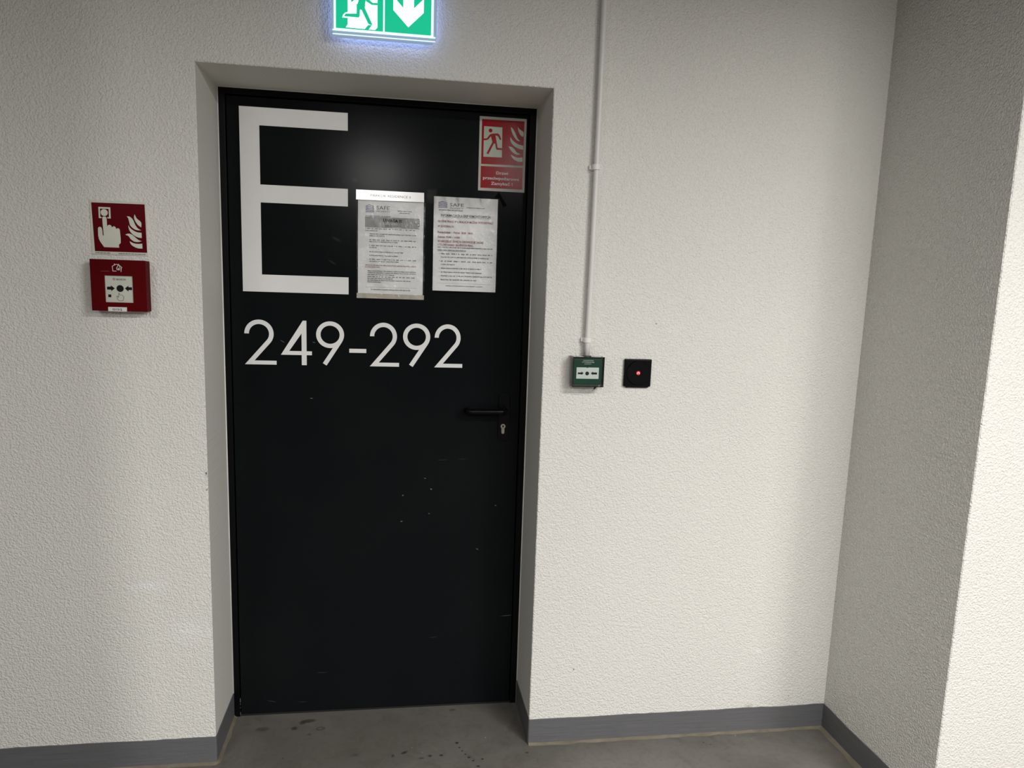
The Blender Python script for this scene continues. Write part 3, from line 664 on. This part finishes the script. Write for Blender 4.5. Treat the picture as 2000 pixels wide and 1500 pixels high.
# ------------------------------------------------------------------ notices on the door
def logo(parent, x0, x1, z0, z1, n=5, y=-.0009):
    bm = bmesh.new(); xm = (x0 + x1) / 2 - .0015; hgt = z1 - z0; st = hgt * .085
    for i in range(n):
        zl = z0 + hgt * (.04 + .19 * i); pk = hgt * (.02 + .045 * i)
        P = [(x0, zl - st), (x0, zl), (xm, zl + pk), (x1, zl), (x1, zl - st), (x1, zl - st - .0001), (xm, zl + pk - st * 1.1)]
        plate(bm, [(x0, zl - st), (xm, zl + pk - st), (x1, zl - st), (x1, zl + st * .2), (xm, zl + pk + st * .2), (x0, zl + st * .2)], y + .0001, y)
    for i in range(n):
        zl = z0 + hgt * (.04 + .19 * i)
        if i % 2 == 0: plate(bm, [(x0, zl - st * 1.9), (x0 + st * .8, zl - st * 1.9), (x0 + st * .8, zl), (x0, zl)], y + .0001, y)
        else: plate(bm, [(x1 - st * .8, zl - st * 1.9), (x1, zl - st * 1.9), (x1, zl), (x1 - st * .8, zl)], y + .0001, y)
    return link('logo', bm, M['ink_blue'], parent)

s = thing('notice', 'printed notice headed UWAGA in a wrinkled plastic sleeve, under the white name strip', 'notice', (.4255, YD, 1.482), group='printed notices on the door')
sh = link('paper_sheet', B((.004, -.0008, .012), (.217, -.0002, .325)), M['paper'], s)
flat('grey_box', [mm([(26.3, 230.5), (204.3, 230.5), (204, 264.8), (26.3, 264.8)])], -.0008, -.0009, M['paper_grey'], sh)
rb = bmesh.new(); kb = bmesh.new(); r3 = random.Random(11); yt = -.00095
for x0, x1, z, k in DATA['n1l']:
    scribble(rb if k == 'r' else kb, x0 / 1000, x1 / 1000, z / 1000 - .0014, .0026, yt, r3, k == 'j')
for x, z in DATA['n1b']: plate(kb, circ(x / 1000, z / 1000, .0007, 8), yt + .0001, yt)
for zz in (227.2 / 1e3,): pass
text_polys(kb, 'UWAGA !!!', .0850, .1460, .2498, .0094, yt, .05)
text_polys(kb, 'SAFE', .0635, .1060, .2885, .0125, yt, -.004)
text_polys(kb, 'PROPERTY', .0635, .1075, .2805, .0052, yt, -.004)
for q_ in ([(28, 37.5), (196, 37.5), (196, 37.0), (28, 37.0)], [(28, 106.5), (193, 106.5), (193, 106.0), (28, 106.0)]):
    plate(kb if q_[0][1] < 50 else rb, mm(q_), yt + .0001, yt)
link('printing', kb, M['ink'], s); link('red_printing', rb, M['ink_red'], s)
logo(s, .0290, .0540, .2800, .3030)
sheet('plastic_sleeve', .222, .3190, -.0016, M['sleeve'], s, .0035, 26, 38, seed=1.3, edge=.0012)
flat('lower_tape', [[(0, .0), (.2215, .0), (.2215, .0150), (0, .0165)]], -.0002, -.0014, M['tape_beige'], s, 'beige strip along the lower edge')

s = thing('name_strip', 'bright white strip reading PARKUR RESIDENCE 8 across the top of the left notice', 'label', (.4235, YD, 1.7985))
bm = bmesh.new(); plate(bm, [(0, .0), (.2195, .0015), (.2190, .0315), (0, .0315)], 0, -.0007)
LEAN = Matrix.Translation((0, -.0075, .0315)) @ Matrix.Rotation(math.radians(-1.0), 4, 'X') @ Matrix.Translation((0, 0, -.0315))
bmesh.ops.transform(bm, matrix=LEAN, verts=bm.verts)
st_ = link('strip', bm, M['paper_white'], s)
bm = bmesh.new(); text_polys(bm, 'PARKUR', .0460, .0965, .0115, .0078, -.0008, .0); text_polys(bm, 'RESIDENCE', .1020, .1660, .0115, .0078, -.0008, .0); text_polys(bm, '8', .1710, .1760, .0115, .0072, -.0008, -.008); bmesh.ops.transform(bm, matrix=LEAN, verts=bm.verts)
link('lettering', bm, M['ink_grey'], s)
link('backing_tape', B((.004, -.0072, .003), (.214, -.0002, .028)), M['paper_white'], s)

s = thing('notice', 'printed notice with red lines for renovation crews, the right one of two on the door', 'notice', (.6745, YD, 1.5135), group='printed notices on the door')
del_ = link('paper_sheet', B((.001, -.0008, .001), (.214, -.0002, .3085)), M['paper'], s)
kb = bmesh.new(); rb = bmesh.new()
for x0, x1, z, k in DATA['n2l']:
    scribble(kb, x0 / 1000, x1 / 1000, z / 1000 - .0016, .0032 if k != 'g' else .0022, yt, r3, k == 'j')
for x, z in DATA['n2b']: plate(kb, circ(x / 1000, z / 1000, .0010, 8), yt + .0001, yt)
T = DATA['n2t']
def tl(b, tx, a, h_, bold=.018, dz=-.0022, x1=None):
    text_polys(b, tx, T[a][0] / 1000, (x1 or T[a + 'R'][0]) / 1000, T[a][1] / 1000 + dz, h_, yt, bold)
text_polys(kb, 'SAFE', .0540, .1000, .2785, .0110, yt, -.004); text_polys(kb, 'PROPERTY', .0540, .1000, .2705, .0045, yt, -.004)
tl(kb, 'INFORMACJA DLA EKIP REMONTOWYCH:', 'info', .0078, .025, -.0038)
plate(kb, mm([(25, 243.2), (191, 243.2), (191, 242.5), (25, 242.5)]), yt + .0001, yt)
tl(rb, 'G\u0141O\u015aNE PRACE W LOKALACH MO\u017bNA WYKONYWA\u0106', 'g1', .0068, .035, -.0033)
tl(rb, 'W GODZINACH:', 'g2', .0068, .035, -.0033)
tl(rb, 'Poniedzia\u0142ek \u2013 Pi\u0105tek  8:00  18:00', 'p', .0068, .035, -.0033)
tl(rb, 'Sobota 10:00 \u2013 14:00', 's', .0068, .035, -.0033)
tl(rb, 'W NIEDZIELE I \u015aWI\u0118TA OBOWI\u0104ZUJE ZAKAZ', 'w1', .0068, .035, -.0033)
tl(rb, 'WYKONYWANIA G\u0141O\u015aNYCH PRAC.', 'w2', .0068, .035, -.0033)
for q_ in ([(16, 132.0), (110, 132.0), (110, 131.5), (16, 131.5)],): plate(kb, mm(q_), yt + .0001, yt)
plate(kb, mm([(16, 26.5), (201, 26.5), (201, 26.1), (16, 26.1)]), yt + .0001, yt)
link('printing', kb, M['ink'], s); link('red_printing', rb, M['ink_red'], s)
logo(s, .0165, .0450, .2740, .2940)
sheet('plastic_sleeve', .2165, .3100, -.0016, M['sleeve'], s, .0028, 26, 38, seed=6.1, edge=.0010, top=.010)
bm = bmesh.new()
plate(bm, [(.2020, .3130), (.2160, .3330), (.2450, .2900), (.2330, .2840), (.2185, .3110), (.2140, .3120)], -.0001, -.0006)
link('black_tape', bm, M['tape_black'], s)
bm = bmesh.new(); plate(bm, [(.166, .0), (.170, -.006), (.005, -.006), (.002, .0)], -.0001, -.0005); link('black_tape', bm, M['tape_black'], s)
sheet('clear_tape', .030, .044, -.0008, M['tape_clear'], s, .004, 10, 14, seed=9, edge=.004, x0=-.020, z0=.285)

# ------------------------------------------------------------------ green emergency door release
d_ = DATA['green']; YG = -.038; GO = (1.0965, 0, 1.2345)
s = thing('emergency_door_release', 'small green emergency release box under the grey conduit, right of the door', 'emergency button', GO)
link('back_box', B((.004, -.026, .004), (.098, 0, .092), .003), M['green_dark'], s)
link('housing', B((.004, YG, .006), (.096, -.0255, .088), .004, 3), M['green'], s)
gw = link('button_window', B((.0145, YG - .0008, .0245), (.0860, YG + .001, .0600), .0006), M['label_white'], s); gw['label'] = 'white window with two arrows and a dot'
dz = .0025
for k in ('al', 'ar'): flat('arrow', [[(x, z + dz) for x, z in mm(d_[k])]], YG - .0008, YG - .0010, M['ink'], gw)
flat('dot', [circ(.0487, .0388 + dz, .0060)], YG - .0008, YG - .0010, M['ink'], gw)
flat('test_hole', [circ(.0487, .0605, .0022, 16)], YG - .0008, YG - .0011, M['ink'], s)
bm = bmesh.new()
text_polys(bm, 'AWARYJNE', .0340, .0670, .0800, .0030, YG - .0003, .01); text_polys(bm, 'OTWIERANIE', .0305, .0700, .0748, .0030, YG - .0003, .01); text_polys(bm, 'DRZWI', .0390, .0600, .0698, .0026, YG - .0003, .01)
link('lettering', bm, M['ink_white'], s)
# clear hinged cover: a hollow shell over the box
bm = bmesh.new(); y0, y1 = 0.0, -.050
box(bm, (0, y1, .0), (.100, y1 + .0012, .0945), .0004)
box(bm, (0, y1 + .0012, 0), (.0012, -.004, .0945)); box(bm, (.0988, y1 + .0012, 0), (.100, -.004, .0945))
box(bm, (.0012, y1 + .0012, 0), (.0988, -.004, .0012)); box(bm, (.0012, y1 + .0012, .0933), (.0988, -.004, .0945))
cv = link('clear_cover', bm, M['cover'], s); cv['label'] = 'clear plastic flap over the green box'
bm = bmesh.new(); box(bm, (.034, -.030, .0925), (.062, -.018, .0960), .0008); link('cable_entry', bm, M['black_plastic'], s)
flat('cover_tab', [[(.072, .000), (.080, .003), (.076, -.005), (.070, -.008)]], -.044, -.046, M['black_plastic'], s)

# ------------------------------------------------------------------ grey conduit
s = thing('conduit_pipe', 'thin light grey plastic conduit rising up the wall from the green box', 'pipe', (1.1465, 0, 1.3285))
bm = bmesh.new(); pts = []
for i in range(29):
    t = i / 28; pts.append((.0035 * t + .0012 * math.sin(t * 5), -.0175, t * (CEIL - 1.3285)))
tube(bm, pts, .0089, 20); link('pipe', bm, M['conduit'], s, True)
for z in (1.3785, 1.8985, 2.4200):
    bm = bmesh.new(); zl = z - 1.3285; xc = .0035 * zl / 1.42
    box(bm, (xc - .0125, -.0125, zl - .0078), (xc + .0125, 0, zl + .0078), .001)
    for sx in (-1, 1):
        P = []
        for i in range(9):
            a = math.radians(-30 + 150 * i / 8) if sx > 0 else math.radians(210 - 150 * i / 8)
            P.append((xc + .0124 * math.cos(a) * 1.0, -.0175 - .0116 * math.sin(a)))
        for (ax, ay), (bx, by) in zip(P, P[1:]):
            vs = []
            for (x, y) in ((ax, ay), (bx, by)):
                dx, dy = x - xc, y + .0175; L = math.hypot(dx, dy)
                for k in (1.0, .80): vs.append((xc + dx * k, -.0175 + dy * k))
            a_, b__, c_, e_ = vs
            for zz in (zl - .0078, zl + .0078):
                face(bm, [(p[0], p[1], zz) for p in (a_, c_, e_, b__)])
            face(bm, [(a_[0], a_[1], zl - .0078), (a_[0], a_[1], zl + .0078), (c_[0], c_[1], zl + .0078), (c_[0], c_[1], zl - .0078)])
            face(bm, [(b__[0], b__[1], zl - .0078), (b__[0], b__[1], zl + .0078), (e_[0], e_[1], zl + .0078), (e_[0], e_[1], zl - .0078)])
    box(bm, (xc - .0185, -.010, zl - .0060), (xc - .0120, 0, zl + .0060), .0008)
    bmesh.ops.recalc_face_normals(bm, faces=bm.faces)
    link('pipe_clip', bm, M['clip'], s)

# ------------------------------------------------------------------ black reader with red light
s = thing('door_reader', 'small black square reader with a red light, right of the green box', 'door reader', (1.2735, 0, 1.2330))
link('housing', B((.0, -.012, .0), (.089, 0, .088), .0035, 3), M['black_plastic'], s)
bm = bmesh.new(); tube(bm, [(.0450, -.0118, .0440), (.0450, -.0150, .0440)], [.0390, .0375], 56, cap=True)
link('round_face', bm, M['black_plastic'], s)
bm = bmesh.new(); tube(bm, [(.0450, -.0150, .0440), (.0450, -.0156, .0440)], [.0066, .0060], 28)
li = link('indicator_light', bm, M['led'], s); li['label'] = 'glowing red light'
flat('light_mark', [[(.0400, .0410), (.0422, .0410), (.0450, .0445), (.0478, .0410), (.0500, .0410), (.0490, .0465), (.0450, .0485), (.0410, .0465)]], -.0156, -.0158, M['led_core'], li)
bm = bmesh.new(); box(bm, (.008, -.009, -.0035), (.082, -.001, .0010), .0012); link('bottom_lip', bm, M['black_plastic'], s)

# ------------------------------------------------------------------ lit exit sign above the door
d_ = DATA['exit']; YE = -.050; OX, OZ = .38, 2.2
s = thing('exit_sign', 'lit green and white exit sign with running man and down arrow above the door', 'exit sign', (OX, 0, OZ))
link('back_box', B((.012, -.022, .018), (.262, 0, .160), .002), M['exit_back'], s)
def chamf(x0, z0, x1, z1, c_): return [(x0 + c_, z0), (x1 - c_, z0), (x1, z0 + c_), (x1, z1 - c_), (x1 - c_, z1), (x0 + c_, z1), (x0, z1 - c_), (x0, z0 + c_)]
flat('acrylic_case', [chamf(-.0070, .0040, .2805, .1720, .010)], -.026, YE + .004, M['exit_frame'], s, 'clear case glowing bluish white')
bm = bmesh.new()
for a, b in (((-.0045, .0065), (.2780, .0085)), ((-.0045, .0165), (.2780, .0195))): box(bm, (a[0], YE + .0015, a[1]), (b[0], YE + .0045, b[1]), .0006)
link('case_rib', bm, M['exit_rim'], s)
flat('white_rim', [[(-.0010, .0180), (.2720, .0180), (.2720, .1600), (-.0010, .1600)]], YE + .004, YE + .001, M['exit_rim'], s)
flat('green_field', [[(.0050, .0222), (.2655, .0222), (.2655, .1545), (.0050, .1545)]], YE + .001, YE, M['exit_green'], s)
flat('divider', [[(.1333, .0222), (.1370, .0222), (.1370, .1545), (.1333, .1545)]], YE, YE - .0004, M['exit_white'], s)
wh = mm([(37, 146), (117, 146), (117.3, 31.4), (111, 24.8), (97.4, 24.6), (93.8, 24.3), (97.4, 29.8), (103.7, 36.5), (91.9, 36.3), (83.0, 25.1), (31.5, 25.4), (36.9, 33.6)])
flat('doorway_symbol', [wh, mm(d_['footw'])], YE, YE - .0004, M['exit_white'], s)
man = [mm(d_[k]) for k in ('leg1', 'leg2', 'torso', 'arm1')] + [mm([(60.8, 76), (60.5, 88), (84, 88), (83, 78), (79, 74), (70, 74)])] + [mm([(84.5, 108.6), (93.5, 102.6), (104.4, 94.1), (117.1, 95.1), (117.1, 89.1), (101.7, 88.7), (86, 97)]), circ(.083, .126, .0095)]
flat('running_man', man, YE - .0004, YE - .0008, M['exit_green'], s)
flat('arrow', [mm([(188, 140), (188, 88), (169.6, 107), (160.5, 116), (160.7, 80.7), (202.3, 39), (244.4, 79.8), (244.6, 116), (235, 106.5), (217.2, 89), (217.2, 140)])], YE, YE - .0004, M['exit_white'], s)

# ------------------------------------------------------------------ ceiling lamps behind the viewer, plus the added left fill
for i, ((lx, ly), sx, sy, L, lab) in enumerate(LAMPS):
    s = thing('ceiling_lamp', lab, 'ceiling lamp', (lx, ly, CEIL))
    link('housing', B((-sx / 2 - .02, -sy / 2 - .02, -.06), (sx / 2 + .02, sy / 2 + .02, 0), .005), M['lamp_body'], s)
    m = simple('lamp_diffuser_%s' % 'abcde'[i], (.8, .8, .8), .5, emit=LAMP_COLOR, es=L)
    bm = bmesh.new(); face(bm, [(-sx / 2, -sy / 2, -.062), (-sx / 2, sy / 2, -.062), (sx / 2, sy / 2, -.062), (sx / 2, -sy / 2, -.062)])
    link('diffuser', bm, m, s)
